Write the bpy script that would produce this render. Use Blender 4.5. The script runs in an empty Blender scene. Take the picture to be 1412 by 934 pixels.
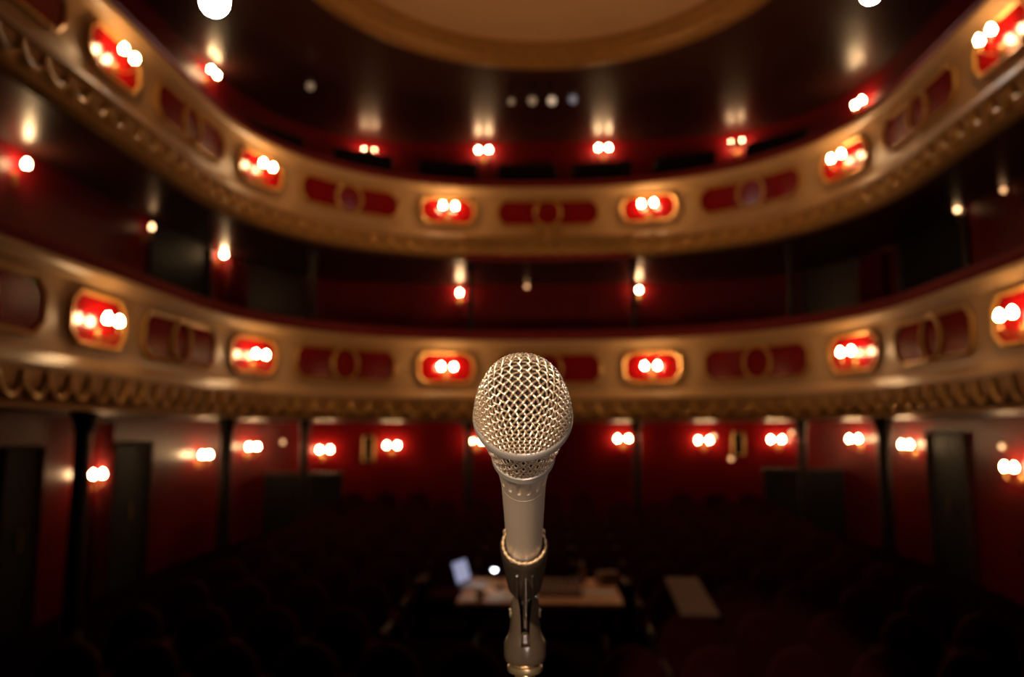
import bpy, math, random
from mathutils import Vector, Matrix

random.seed(7)
S = bpy.context.scene
COL = S.collection

# ------------------------------------------------------------------ camera
CZ = 2.45                       # camera height above the front of the stalls floor
PITCH, YAW, FPX = 0.1189, 0.046, 1100.0
cd = bpy.data.cameras.new('camera'); cam = bpy.data.objects.new('camera', cd); COL.objects.link(cam)
cd.sensor_fit = 'HORIZONTAL'; cd.sensor_width = 36.0; cd.lens = FPX / 1412 * 36
cd.clip_start = 0.02; cd.clip_end = 200
cam.location = (0, 0, CZ); cam.rotation_euler = (math.pi / 2 + PITCH, 0, YAW)
cd.dof.use_dof = True; cd.dof.focus_distance = 0.428; cd.dof.aperture_fstop = 5.6
S.camera = cam
CAM = Matrix.Translation((0, 0, CZ)) @ Matrix.Rotation(YAW, 4, 'Z') @ Matrix.Rotation(math.pi / 2 + PITCH, 4, 'X')

# ------------------------------------------------------------------ world, exposure
w = bpy.data.worlds.new('world'); S.world = w; w.use_nodes = True
w.node_tree.nodes['Background'].inputs[0].default_value = (1.0, 0.55, 0.3, 1)
w.node_tree.nodes['Background'].inputs[1].default_value = 0.012
S.view_settings.view_transform = 'Standard'; S.view_settings.look = 'None'
S.view_settings.gamma = 1; S.view_settings.use_curve_mapping = False
S.view_settings.exposure = 0.0
S.cycles.caustics_reflective = False; S.cycles.caustics_refractive = False
S.cycles.sample_clamp_indirect = 4.0

# spot lights: key and fill added out of view behind the camera, and two front-of-house lanterns
def spot(name, loc, target, energy, angle, color, radius=0.06, blend=0.6):
    l = bpy.data.lights.new(name, 'SPOT'); l.energy = energy; l.spot_size = math.radians(angle)
    l.spot_blend = blend; l.color = color; l.shadow_soft_size = radius
    o = bpy.data.objects.new(name, l); COL.objects.link(o); o.location = loc
    o.rotation_euler = (Vector(target) - Vector(loc)).to_track_quat('-Z', 'Y').to_euler()
    return o
MIC_POS = CAM @ Vector((0.005, -0.05, -0.42))
MIC_AIM = CAM @ Vector((0.005, -0.10, -0.47))
spot('mic_key_light', (-0.45, -1.15, CZ + 0.55), MIC_AIM, 290, 15, (1.0, 0.77, 0.54), 0.09, 0.3)  # unseen key, added to light the microphone from the front
spot('mic_fill_light', (0.55, -1.9, CZ - 0.75), MIC_AIM, 150, 9, (1.0, 0.78, 0.68), 0.12, 0.3)  # unseen low fill, added to light the microphone from below
# unseen fill lights added at the stage edge to brighten balconies and dome
for fx in (-2.4, 2.4):
    spot('house_fill_light', (fx, 0.9, 1.16), (0, 11.5, CZ + 5.6), 430, 58, (1.0, 0.56, 0.26), 0.15, 0.8)

# ------------------------------------------------------------------ pixel helpers
def ray(px, py):
    d = Vector(((px - 706) / FPX, -(py - 467) / FPX, -1.0))
    return (CAM.to_3x3() @ d)
def at_y(px, py, Y):
    d = ray(px, py); t = Y / d.y
    return Vector((d.x * t, Y, CZ + d.z * t))
def at_z(px, py, z):
    d = ray(px, py); t = (z - CZ) / d.z
    return Vector((d.x * t, d.y * t, z))

# ------------------------------------------------------------------ materials
MATS = {}
def mat(name, col, rough=0.5, metal=0.0, noise=0.0, nscale=6.0, coat=0.0, bump=0.0, spec=0.5, sheen=0.0, rvar=0.0, bscale=None):
    m = bpy.data.materials.new(name); m.use_nodes = True
    nt = m.node_tree; b = nt.nodes['Principled BSDF']
    b.inputs['Roughness'].default_value = rough; b.inputs['Metallic'].default_value = metal
    b.inputs['Base Color'].default_value = (*col, 1); b.inputs['Specular IOR Level'].default_value = spec
    b.inputs['Coat Weight'].default_value = coat; b.inputs['Coat Roughness'].default_value = 0.12
    if sheen: b.inputs['Sheen Weight'].default_value = sheen; b.inputs['Sheen Tint'].default_value = (*[min(1, c * 3 + .05) for c in col], 1)
    if noise or bump or rvar:
        tc = nt.nodes.new('ShaderNodeTexCoord'); n = nt.nodes.new('ShaderNodeTexNoise')
        n.inputs['Scale'].default_value = nscale; n.inputs['Detail'].default_value = 5
        nt.links.new(tc.outputs['Object'], n.inputs['Vector'])
        if noise:
            mx = nt.nodes.new('ShaderNodeMix'); mx.data_type = 'RGBA'
            mx.inputs['A'].default_value = (*[c * (1 - noise) for c in col], 1)
            mx.inputs['B'].default_value = (*[min(1, c * (1 + noise)) for c in col], 1)
            nt.links.new(n.outputs['Fac'], mx.inputs['Factor']); nt.links.new(mx.outputs['Result'], b.inputs['Base Color'])
        if rvar:
            mr = nt.nodes.new('ShaderNodeMapRange'); mr.inputs['To Min'].default_value = rough - rvar; mr.inputs['To Max'].default_value = rough + rvar
            nt.links.new(n.outputs['Fac'], mr.inputs['Value']); nt.links.new(mr.outputs['Result'], b.inputs['Roughness'])
        if bump:
            n2 = nt.nodes.new('ShaderNodeTexNoise'); n2.inputs['Scale'].default_value = bscale or nscale * 8
            nt.links.new(tc.outputs['Object'], n2.inputs['Vector'])
            bp = nt.nodes.new('ShaderNodeBump'); bp.inputs['Strength'].default_value = bump; bp.inputs['Distance'].default_value = 0.01
            nt.links.new(n2.outputs['Fac'], bp.inputs['Height']); nt.links.new(bp.outputs['Normal'], b.inputs['Normal'])
    MATS[name] = m
    return m
def emis(name, col, strength, base=(0.8, 0.8, 0.8)):
    m = bpy.data.materials.new(name); m.use_nodes = True; b = m.node_tree.nodes['Principled BSDF']
    b.inputs['Base Color'].default_value = (*base, 1); b.inputs['Roughness'].default_value = 0.3
    b.inputs['Emission Color'].default_value = (*col, 1); b.inputs['Emission Strength'].default_value = strength
    MATS[name] = m
    return m
mat('cream', (0.56, 0.335, 0.155), 0.38, noise=0.15, nscale=3, bump=0.05)
mat('gold', (0.62, 0.33, 0.08), 0.36, 0.35, noise=0.2, nscale=12, bump=0.1)
mat('old_gold', (0.42, 0.22, 0.06), 0.42, 0.25, noise=0.3, nscale=9, bump=0.15)
mat('red_panel', (0.27, 0.003, 0.004), 0.17, noise=0.15, nscale=5, spec=0.45, rvar=0.03)
mat('red_wall', (0.17, 0.004, 0.005), 0.30, noise=0.2, nscale=2, spec=0.28, rvar=0.05)
mat('dark_wall', (0.17, 0.004, 0.007), 0.45, noise=0.2, nscale=2, spec=0.2)
mat('velvet', (0.20, 0.008, 0.010), 0.85, noise=0.25, nscale=14, sheen=0.4, bump=0.1, bscale=300)
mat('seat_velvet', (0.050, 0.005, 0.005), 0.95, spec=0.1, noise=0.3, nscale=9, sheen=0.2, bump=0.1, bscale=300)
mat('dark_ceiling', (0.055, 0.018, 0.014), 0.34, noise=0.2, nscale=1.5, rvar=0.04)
mat('dome_cream', (0.72, 0.47, 0.26), 0.7, noise=0.08, nscale=1.2)
mat('carpet', (0.012, 0.003, 0.003), 0.95, noise=0.35, nscale=25, spec=0.0)
mat('stage_wood', (0.05, 0.035, 0.022), 0.5, noise=0.4, nscale=4)
mat('black_paint', (0.010, 0.007, 0.007), 0.6, noise=0.2, nscale=8, spec=0.2)
mat('dark_iron', (0.020, 0.010, 0.009), 0.35, 0.2, noise=0.2, nscale=8)
mat('dark_wood', (0.05, 0.018, 0.010), 0.45, noise=0.35, nscale=6)
mat('desk_wood', (0.72, 0.36, 0.17), 0.5, noise=0.25, nscale=4)
mat('brass', (0.55, 0.33, 0.11), 0.3, 0.9, noise=0.15, nscale=20)
mat('champagne', (0.62, 0.49, 0.36), 0.40, 0.65, noise=0.04, nscale=90, bump=0.04, bscale=2600)
mat('satin_ring', (0.66, 0.58, 0.50), 0.33, 0.75, noise=0.03, nscale=60)
mat('wire', (0.80, 0.62, 0.44), 0.32, 0.8, noise=0.06, nscale=300)
mat('foam', (0.014, 0.007, 0.004), 1.0, noise=0.4, nscale=400, bump=0.5, bscale=900)
mat('clip_plastic', (0.034, 0.023, 0.015), 0.24, 0.0, noise=0.15, nscale=60, bump=0.05, bscale=500)
mat('clip_edge_lit', (0.45, 0.30, 0.16), 0.4, 0.1, noise=0.3, nscale=120)  # gold light on the clip rim put into the colour, paler than the plastic
mat('steel', (0.55, 0.40, 0.22), 0.28, 0.9, noise=0.1, nscale=80)
mat('paper', (0.75, 0.66, 0.52), 0.7, noise=0.05, nscale=9)
mat('card', (0.22, 0.11, 0.06), 0.7, noise=0.3, nscale=10)
mat('dark_board', (0.13, 0.055, 0.032), 0.7, noise=0.35, nscale=7)
mat('glass_dark', (0.02, 0.02, 0.025), 0.08, spec=0.8, noise=0.1, nscale=3)
mat('mirror', (0.55, 0.42, 0.30), 0.12, 1.0, noise=0.05, nscale=3)
mat('white_plastic', (0.6, 0.6, 0.58), 0.4, noise=0.04, nscale=10)
emis('bulb', (1.0, 0.62, 0.29), 105)
emis('bulb_dim', (1.0, 0.55, 0.25), 7)
emis('bulb_pilot', (1.0, 0.5, 0.22), 2.2)
emis('lens_hot', (1.0, 0.93, 0.80), 130)
emis('lens_warm', (1.0, 0.72, 0.5), 0.55)
emis('lens_faint', (1.0, 0.68, 0.45), 0.14)
emis('lens_blue', (0.15, 0.45, 0.8), 0.16)
emis('screen', (0.40, 0.55, 1.0), 0.38)
emis('desk_bulb', (0.85, 0.9, 1.0), 26)

# ------------------------------------------------------------------ mesh helpers
class MB:
    def __init__(self): self.v = []; self.f = []
    def add(self, vs, fs, M=None):
        o = len(self.v)
        self.v += [tuple(M @ Vector(p)) if M else tuple(p) for p in vs]
        self.f += [tuple(i + o for i in f) for f in fs]
        return self
    def box(self, c, s, M=None, bev=0.0):
        x, y, z = s[0] / 2, s[1] / 2, s[2] / 2
        if bev <= 0:
            vs = [(c[0] + a * x, c[1] + b * y, c[2] + d * z) for d in (-1, 1) for b in (-1, 1) for a in (-1, 1)]
            fs = [(0, 2, 3, 1), (4, 5, 7, 6), (0, 1, 5, 4), (2, 6, 7, 3), (0, 4, 6, 2), (1, 3, 7, 5)]
            return self.add(vs, fs, M)
        # chamfered box: three stacked loops of eight
        b = min(bev, x * .9, y * .9, z * .9)
        def loop(ix, iy, zz, ch):
            X, Y = x - ix, y - iy
            return [(c[0] + p, c[1] + q, c[2] + zz) for p, q in ((X - ch, -Y), (X, -Y + ch), (X, Y - ch), (X - ch, Y), (-X + ch, Y), (-X, Y - ch), (-X, -Y + ch), (-X + ch, -Y))]
        L = [loop(b, b, -z, b * .5), loop(0, 0, -z + b, b), loop(0, 0, z - b, b), loop(b, b, z, b * .5)]
        vs = [p for l in L for p in l]; fs = [tuple(reversed(range(8))), tuple(range(24, 32))]
        for k in range(3):
            for i in range(8):
                j = (i + 1) % 8; fs.append((k * 8 + i, k * 8 + j, k * 8 + 8 + j, k * 8 + 8 + i))
        return self.add(vs, fs, M)
    def tube(self, pts, r, n=8, closed=False, caps=True, up=None):
        pts = [Vector(p) for p in pts]; N = len(pts); rs = r if isinstance(r, (list, tuple)) else [r] * N
        vs, fs = [], []; prev = None
        for i, p in enumerate(pts):
            a = pts[(i - 1) % N] if (closed or i > 0) else p; b = pts[(i + 1) % N] if (closed or i < N - 1) else p
            t = (b - a).normalized()
            if prev is None:
                u = t.orthogonal().normalized() if up is None else (Vector(up) - t * t.dot(Vector(up))).normalized()
            else:
                u = (prev - t * t.dot(prev)).normalized()
            prev = u; q = t.cross(u)
            for k in range(n):
                an = 2 * math.pi * k / n + math.pi / n
                vs.append(p + (u * math.cos(an) + q * math.sin(an)) * rs[i])
        for i in range(N if closed else N - 1):
            for k in range(n):
                j = (i + 1) % N; l = (k + 1) % n
                fs.append((i * n + k, i * n + l, j * n + l, j * n + k))
        if caps and not closed:
            fs.append(tuple(reversed(range(n)))); fs.append(tuple(range((N - 1) * n, N * n)))
        return self.add(vs, fs)
    def lathe(self, prof, n=24, M=None, closed=False, a0=0.0, a1=None, disp=None):
        full = a1 is None; A1 = 2 * math.pi if full else a1
        cols = n if full else n + 1
        vs, fs = [], []
        for k in range(cols):
            an = a0 + (A1 - (0 if full else a0)) * k / n
            for (r, z) in prof:
                rr = r + (disp(an, z) if disp else 0)
                vs.append((rr * math.cos(an), rr * math.sin(an), z))
        P = len(prof)
        for k in range(n):
            kk = (k + 1) % cols
            for i in range(P if closed else P - 1):
                j = (i + 1) % P
                if prof[i][0] < 1e-7 and prof[j][0] < 1e-7: continue
                if prof[i][0] < 1e-7: fs.append((k * P + i, kk * P + j, k * P + j)); continue
                if prof[j][0] < 1e-7: fs.append((k * P + i, kk * P + i, k * P + j)); continue
                fs.append((k * P + i, kk * P + i, kk * P + j, k * P + j))
        if closed and not full:
            fs.append(tuple(range(P))); fs.append(tuple(reversed([(cols - 1) * P + i for i in range(P)])))
        return self.add(vs, fs, M)
    def sweep(self, frames, prof, closed=True):
        # frames: list of callables (off, z) -> point
        P = len(prof); vs, fs = [], []
        for fr in frames:
            for (o, z) in prof: vs.append(fr(o, z))
        for k in range(len(frames) - 1):
            for i in range(P if closed else P - 1):
                j = (i + 1) % P; fs.append((k * P + i, k * P + j, (k + 1) * P + j, (k + 1) * P + i))
        if closed:
            fs.append(tuple(reversed(range(P)))); fs.append(tuple((len(frames) - 1) * P + i for i in range(P)))
        return self.add(vs, fs)
    def mesh(self, name):
        me = bpy.data.meshes.new(name); me.from_pydata(self.v, [], self.f); me.validate(); return me
    def build(self, name, m, parent=None, smooth=0, M=None):
        me = self.mesh(name); o = bpy.data.objects.new(name, me); COL.objects.link(o)
        me.materials.append(MATS[m])
        fix_normals(me)
        if smooth:
            for p in me.polygons: p.use_smooth = True
            me.set_sharp_from_angle(angle=math.radians(smooth))
        if parent: o.parent = parent
        if M is not None: o.matrix_basis = M
        return o
import bmesh
def fix_normals(me):
    b = bmesh.new(); b.from_mesh(me); bmesh.ops.recalc_face_normals(b, faces=b.faces); b.to_mesh(me); b.free()
def tag(o, label=None, cat=None, group=None, kind=None):
    if label: o['label'] = label
    if cat: o['category'] = cat
    if group: o['group'] = group
    if kind: o['kind'] = kind
    return o
def empty(name, M=None):
    o = bpy.data.objects.new(name, None); o.empty_display_size = 0.1; COL.objects.link(o)
    if M is not None: o.matrix_basis = M
    return o
def copy_tree(src, M, label=None, group=None):
    def rec(o, par):
        c = o.copy(); COL.objects.link(c); c.parent = par
        c.matrix_basis = o.matrix_basis.copy()
        for ch in KIDS.get(o.name, []): rec(ch, c)
        return c
    r = rec(src, None); r.matrix_basis = M
    if label: r['label'] = label
    if group: r['group'] = group
    return r
KIDS = {}
def register(root):                      # remember the tree once so that copying stays cheap
    objs = list(COL.objects)
    for o in objs:
        if o.parent: KIDS.setdefault(o.parent.name, [])
        if o.parent and o not in KIDS[o.parent.name]: KIDS[o.parent.name].append(o)
def frame(p, nrm, up=(0, 0, 1)):         # local +Y = nrm (pointing into the room), Z up
    y = Vector(nrm).normalized(); z = Vector(up); x = y.cross(z).normalized(); z = x.cross(y)
    M = Matrix((x, y, z)).transposed().to_4x4(); M.translation = p
    return M

# ------------------------------------------------------------------ plan curves (horseshoe)
class Horseshoe:
    def __init__(self, a, back, n, y0=9.58, yend=2.2):
        b = back - y0; pts = []
        for k in range(241):
            t = math.pi / 2 * (1 - k / 240)
            pts.append((a * max(0, math.cos(t)) ** (2 / n), y0 + b * max(0, math.sin(t)) ** (2 / n)))
        y = y0
        while y > yend: y -= 0.1; pts.append((a, y))
        self.p = pts; self.s = [0]
        for i in range(1, len(pts)): self.s.append(self.s[-1] + math.dist(pts[i], pts[i - 1]))
        self.L = self.s[-1]; self.a, self.b, self.n, self.y0 = a, b, n, y0
    def xy(self, s):
        sg = 1 if s >= 0 else -1; s = min(abs(s), self.L)
        import bisect
        i = min(max(bisect.bisect_right(self.s, s), 1), len(self.p) - 1)
        t = (s - self.s[i - 1]) / max(1e-9, self.s[i] - self.s[i - 1])
        x = self.p[i - 1][0] + (self.p[i][0] - self.p[i - 1][0]) * t; y = self.p[i - 1][1] + (self.p[i][1] - self.p[i - 1][1]) * t
        return sg * x, y
    def nrm(self, s):                    # outward (away from the auditorium)
        e = 0.06; a = self.xy(s - e); b = self.xy(min(s + e, self.L) if s > 0 else s + e)
        d = Vector((b[0] - a[0], b[1] - a[1])).normalized()
        return Vector((-d.y, d.x))
    def P(self, s, off, z):
        x, y = self.xy(s); n = self.nrm(s)
        return Vector((x + n.x * off, y + n.y * off, z))
    def fr(self, s):
        x, y = self.xy(s); n = self.nrm(s)
        return lambda o, z: Vector((x + n.x * o, y + n.y * o, z))
    def hit(self, px, py=500):           # where the vertical wall meets the ray through a pixel -> (s, point)
        d = ray(px, py); best = None
        N = 1500
        for k in range(N + 1):
            s = -self.L + 2 * self.L * k / N; x, y = self.xy(s)
            if y <= 0: continue
            e = abs(x * d.y - y * d.x) / (y * abs(d.y) + 1e-6)
            if best is None or e < best[0]: best = (e, s)
        s = best[1]; x, y = self.xy(s); t = y / d.y
        return s, Vector((x, y, CZ + d.z * t))
def rng(a, b, step):
    n = max(1, int(round((b - a) / step))); return [a + (b - a) * i / n for i in range(n + 1)]

FR = Horseshoe(4.5, 13.75, 2.27, yend=2.6)          # balcony fronts
W0 = Horseshoe(5.95, 16.4, 4.0, yend=2.2)          # stalls wall
W1 = Horseshoe(5.65, 16.05, 4.0, yend=2.2)          # first tier wall
W2 = Horseshoe(5.65, 16.05, 4.0, yend=2.2)          # gallery wall
Z = lambda r: CZ + r
SOF0, SOF1, CEI = Z(0.225), Z(3.03), Z(6.05)

# ------------------------------------------------------------------ the setting
def structure(o): o['kind'] = 'structure'; return o
def floor_z(y): return 0.0 if y < 5 else (y - 5) * 0.055
mb = MB(); mb.add([(-6.6, 1.2, 0), (6.6, 1.2, 0), (6.6, 5, 0), (-6.6, 5, 0), (6.6, 17, floor_z(17)), (-6.6, 17, floor_z(17)),
                   (-6.6, 1.2, -.2), (6.6, 1.2, -.2), (6.6, 17, -.2), (-6.6, 17, -.2)],
                  [(0, 1, 2, 3), (3, 2, 4, 5), (6, 9, 8, 7), (0, 6, 7, 1), (5, 4, 8, 9), (0, 3, 5, 9, 6), (1, 7, 8, 4, 2)])
structure(mb.build('floor', 'carpet'))
structure(MB().box((0, -2.9, 0.9), (13.2, 8.2, 0.2)).build('floor_stage', 'stage_wood'))
structure(MB().box((0, 1.22, 0.5), (13.2, 0.05, 1.0)).build('wall_stage_front', 'black_paint'))
def wall(name, W, z0, z1, m, t=0.2):
    return structure(MB().sweep([W.fr(s) for s in rng(-W.L, W.L, 0.3)], [(0, z0), (t, z0), (t, z1), (0, z1)]).build(name, m, smooth=40))
wall('wall_stalls', W0, -0.1, SOF0, 'red_wall')
wall('wall_first_tier', W1, SOF0, SOF1, 'dark_wall')
wall('wall_gallery', W2, SOF1, CEI, 'dark_wall')
# soffits: slabs between the balcony front and the outer wall
def slab(name, W, z0, t, m):
    n = 160; vs, fs = [], []
    for k in range(n + 1):
        u = -1 + 2 * k / n
        a = FR.P(u * FR.L, 0.10, 0); x, y = W.xy(u * W.L); nn = W.nrm(u * W.L)
        for (p, zz) in ((a, z0), ((x + nn.x * .05, y + nn.y * .05), z0), ((x + nn.x * .05, y + nn.y * .05), z0 + t), (a, z0 + t)):
            vs.append((p[0], p[1], zz))
    for k in range(n):
        for i in range(4):
            j = (i + 1) % 4; fs.append((k * 4 + i, k * 4 + j, k * 4 + 4 + j, k * 4 + 4 + i))
    fs.append((0, 3, 2, 1)); fs.append(tuple(n * 4 + i for i in range(4)))
    return structure(MB().add(vs, fs).build(name, m, smooth=40))
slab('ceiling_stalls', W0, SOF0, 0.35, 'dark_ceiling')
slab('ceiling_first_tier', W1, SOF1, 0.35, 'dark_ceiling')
# stepped gallery floor
structure(MB().sweep([FR.fr(s) for s in rng(-11.0, 11.0, 0.3)],
          [(0.12, SOF1 + .35), (1.0, SOF1 + .35), (1.0, SOF1 + .36), (0.12, SOF1 + .36)]).build('floor_gallery', 'carpet', smooth=40))
structure(MB().sweep([FR.fr(s) for s in rng(-5.0, 5.0, 0.3)],
          [(0.85, SOF1 + .36), (1.9, SOF1 + .36), (1.9, Z(4.45)), (0.85, Z(4.45))]).build('floor_gallery_step', 'carpet', smooth=40))
# main ceiling with a round opening, its gilt rim and the shallow cream dome
DC, DR = Vector((0, 9.2)), 3.4
def rect_hit(an, x0, x1, y0, y1):
    dx, dy = math.cos(an), math.sin(an); t = 1e9
    if dx > 1e-6: t = min(t, (x1 - DC.x) / dx)
    if dx < -1e-6: t = min(t, (x0 - DC.x) / dx)
    if dy > 1e-6: t = min(t, (y1 - DC.y) / dy)
    if dy < -1e-6: t = min(t, (y0 - DC.y) / dy)
    return (DC.x + dx * t, DC.y + dy * t)
vs, fs = [], []
angs = sorted([2 * math.pi * k / 96 for k in range(96)] + [math.atan2(yy - DC.y, xx) % (2 * math.pi) for xx in (-6.2, 6.2) for yy in (2.0, 16.5)])
for an in angs:
    i = (DC.x + DR * math.cos(an), DC.y + DR * math.sin(an)); o = rect_hit(an, -6.2, 6.2, 2.0, 16.5)
    vs += [(*i, CEI), (*o, CEI), (*o, CEI + .12), (*i, CEI + .12)]
N = len(angs)
for k in range(N):
    l = (k + 1) % N
    for i in range(4):
        j = (i + 1) % 4; fs.append((k * 4 + i, k * 4 + j, l * 4 + j, l * 4 + i))
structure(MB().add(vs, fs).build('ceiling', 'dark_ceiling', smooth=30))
TD = Matrix.Translation((DC.x, DC.y, CEI))
structure(MB().lathe([(3.42, 0.02), (3.42, -0.05), (3.34, -0.09), (3.22, -0.08), (3.16, -0.03), (3.05, -0.02), (2.98, 0.05), (2.90, 0.10), (2.90, 0.16), (3.42, 0.16)], 128, TD, closed=True).build('trim_dome_rim', 'old_gold', smooth=35))
structure(MB().lathe([(3.0 * math.cos(a), 0.12 + 0.75 * math.sin(a)) for a in [math.pi / 2 * k / 16 for k in range(17)]], 96, TD).build('ceiling_dome', 'dome_cream', smooth=60))
MB_cap = MB().lathe([(3.3, .15), (3.3, 1.0), (0, 1.0)], 48, TD)
structure(MB_cap.build('ceiling_dome_shell', 'black_paint', smooth=30))

# ------------------------------------------------------------------ balcony fronts
def octa(cs, hw, z0, z1, ch):
    return [(cs - hw + ch, z0), (cs + hw - ch, z0), (cs + hw, z0 + ch), (cs + hw, z1 - ch), (cs + hw - ch, z1), (cs - hw + ch, z1), (cs - hw, z1 - ch), (cs - hw, z0 + ch)]
def dense(poly, step=0.12):
    out = []
    for i in range(len(poly)):
        a, b = poly[i], poly[(i + 1) % len(poly)]; n = max(1, int(math.dist(a, b) / step))
        for k in range(n): out.append((a[0] + (b[0] - a[0]) * k / n, a[1] + (b[1] - a[1]) * k / n))
    return out
def panel(cs, hw, z0, z1, ch, parent, ring):
    cols = sorted(set([round(cs - hw + 2 * hw * k / 14, 5) for k in range(15)] + [round(cs - hw + ch, 5), round(cs + hw - ch, 5)]))
    vs, fs = [], []
    for s in cols:
        e = min(s - (cs - hw), (cs + hw) - s); c = max(0, ch - e)
        for (o, zz) in ((-0.022, z0 + c), (-0.022, z1 - c), (0.0, z1 - c), (0.0, z0 + c)): vs.append(FR.P(s, o, zz))
    for k in range(len(cols) - 1):
        for i in range(4):
            j = (i + 1) % 4; fs.append((k * 4 + i, k * 4 + j, k * 4 + 4 + j, k * 4 + 4 + i))
    fs.append((0, 3, 2, 1)); fs.append(tuple((len(cols) - 1) * 4 + i for i in range(4)))
    p = MB().add(vs, fs).build('red_panel', 'red_panel', parent, smooth=25)
    path = [FR.P(s, -0.03, zz) for s, zz in dense(octa(cs, hw, z0, z1, ch))]
    MB().tube(path, 0.025, 6, closed=True).build('panel_frame', 'gold', p, smooth=50)
    if ring:
        zc = (z0 + z1) / 2; rh = (z1 - z0) / 2 + 0.01
        path = [FR.P(cs + 0.23 * math.cos(a), -0.045, zc + rh * math.sin(a)) for a in [2 * math.pi * k / 40 for k in range(40)]]
        MB().tube(path, 0.026, 6, closed=True).build('ring_moulding', 'gold', p, smooth=50)
    return p
SP = 3.55
def balcony(name, label, top, ptop, pbot, mold0, mold1, bottom, railtop, crest):
    root = empty(name, Matrix.Translation((0, 13.75, bottom))); inv = Matrix.Translation((0, -13.75, -bottom))
    tag(root, label, 'balcony')
    parts = []
    F = [FR.fr(s) for s in rng(-FR.L, FR.L, 0.15)]
    parts.append(MB().sweep(F, [(0.0, mold1 + .02), (0.10, mold1 + .02), (0.10, top - .03), (0.0, top - .03)]).build('fascia', 'cream', smooth=30))
    parts.append(MB().sweep(F, [(-0.004, top - .14), (-0.05, top - .12), (-0.06, top - .08), (-0.10, top - .05), (-0.11, top), (0.14, top), (0.14, top - .03), (-0.004, top - .03)]).build('cornice', 'cream', smooth=30))
    parts.append(MB().sweep(F, [(0.0, top), (-0.03, top + .03), (-0.05, railtop - .06), (-0.03, railtop - .015), (0.03, railtop), (0.28, railtop), (0.34, railtop - .03), (0.34, top)]).build('velvet_rail', 'velvet', smooth=40))
    parts.append(MB().sweep(F, [(-0.004, mold0), (-0.04, mold0 - .01), (-0.07, (mold0 + mold1) / 2 + .02), (-0.11, mold1 + .03), (-0.11, mold1), (0.10, mold1), (0.10, mold0), (-0.004, mold0)]).build('lower_moulding', 'cream', smooth=30))
    h = mold1 - bottom
    parts.append(MB().sweep(F, [(-0.075, mold1), (-0.07, bottom + h * .6), (-0.05, bottom + h * .25), (-0.03, bottom + .03), (-0.045, bottom + .02), (-0.045, bottom), (0.30, bottom), (0.30, mold1)]).build('frieze', 'old_gold', smooth=40))
    for k in range(-4, 5):
        parts.append(panel(k * SP, 0.90, pbot, ptop, 0.13, None, True))
        parts.append(panel((k + .5) * SP, 0.48, pbot, ptop, 0.13, None, False)) if k < 4 else None
    # scalloped festoons hung on the frieze: one shared arc
    arc = MB(); ww = 0.165
    arc.tube([(ww * math.cos(a), -0.012, h * .68 * math.sin(a)) for a in [math.pi + math.pi * k / 10 for k in range(11)]], 0.026, 6)
    first = None
    ns = int((FR.L - .4) / (2 * ww))
    for k in range(-ns, ns + 1):
        s = k * 2 * ww; x, y = FR.xy(s); n = FR.nrm(s)
        tilt = math.atan2(0.03, h * .7)
        M = frame(FR.P(s, -0.072, mold1 - .03), (-n.x, -n.y, 0)) @ Matrix.Rotation(math.pi, 4, 'Z') @ Matrix.Rotation(-tilt * .6, 4, 'X')
        if first is None: first = arc.build('scallop', 'gold', smooth=60); o = first
        else: o = first.copy(); COL.objects.link(o)
        o.matrix_basis = M; parts.append(o)
    if crest:
        g = MB()
        for k in range(-5, 6):
            c = FR.P(k * .25, -0.10, mold1 - .02)
            d = .10 + .035 * math.cos(k * math.pi)
            g.tube([FR.P(k * .25 + .125 * math.cos(a), -0.12, mold1 + .02 + d * math.sin(a)) for a in [math.pi + math.pi * q / 8 for q in range(9)]], 0.028, 6)
        g.tube([FR.P(s, -0.13, mold1 + .05) for s in rng(-1.5, 1.5, .15)], 0.035, 6)
        for sgn in (-1, 1):
            g.tube([FR.P(sgn * (.06 + .2 * (t / 8) + .05 * math.sin(t)), -0.13, mold1 + .06 + .18 * math.sin(t / 8 * math.pi)) for t in range(9)], [.03 - .002 * t for t in range(9)], 6)
        g.tube([FR.P(0, -0.13, mold1 + .04), FR.P(0, -0.15, mold1 + .2), FR.P(0, -0.13, mold1 + .3)], [.05, .06, .01], 8)
        parts.append(g.build('gilt_crest', 'old_gold', smooth=50))
        parts.append(MB().sweep([FR.fr(s) for s in rng(-1.45, 1.45, .2)], [(-0.06, bottom - .02), (-0.06, bottom + .06), (0.2, bottom + .06), (0.2, bottom - .02)]).build('pelmet', 'velvet', smooth=30))
    for p in parts:
        if p is None: continue
        p.matrix_basis = inv @ p.matrix_basis; p.parent = root
    return root
balcony('balcony', 'lower cream and gold balcony front with red panels and scalloped frieze', Z(1.592), Z(1.37), Z(0.86), Z(0.72), Z(0.574), SOF0, Z(1.775), False)
balcony('balcony', 'upper cream and gold balcony front below the gallery, with gilt crest', Z(4.30), Z(4.09), Z(3.64), Z(3.48), Z(3.34), SOF1 + .03, Z(4.47), True)

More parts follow.
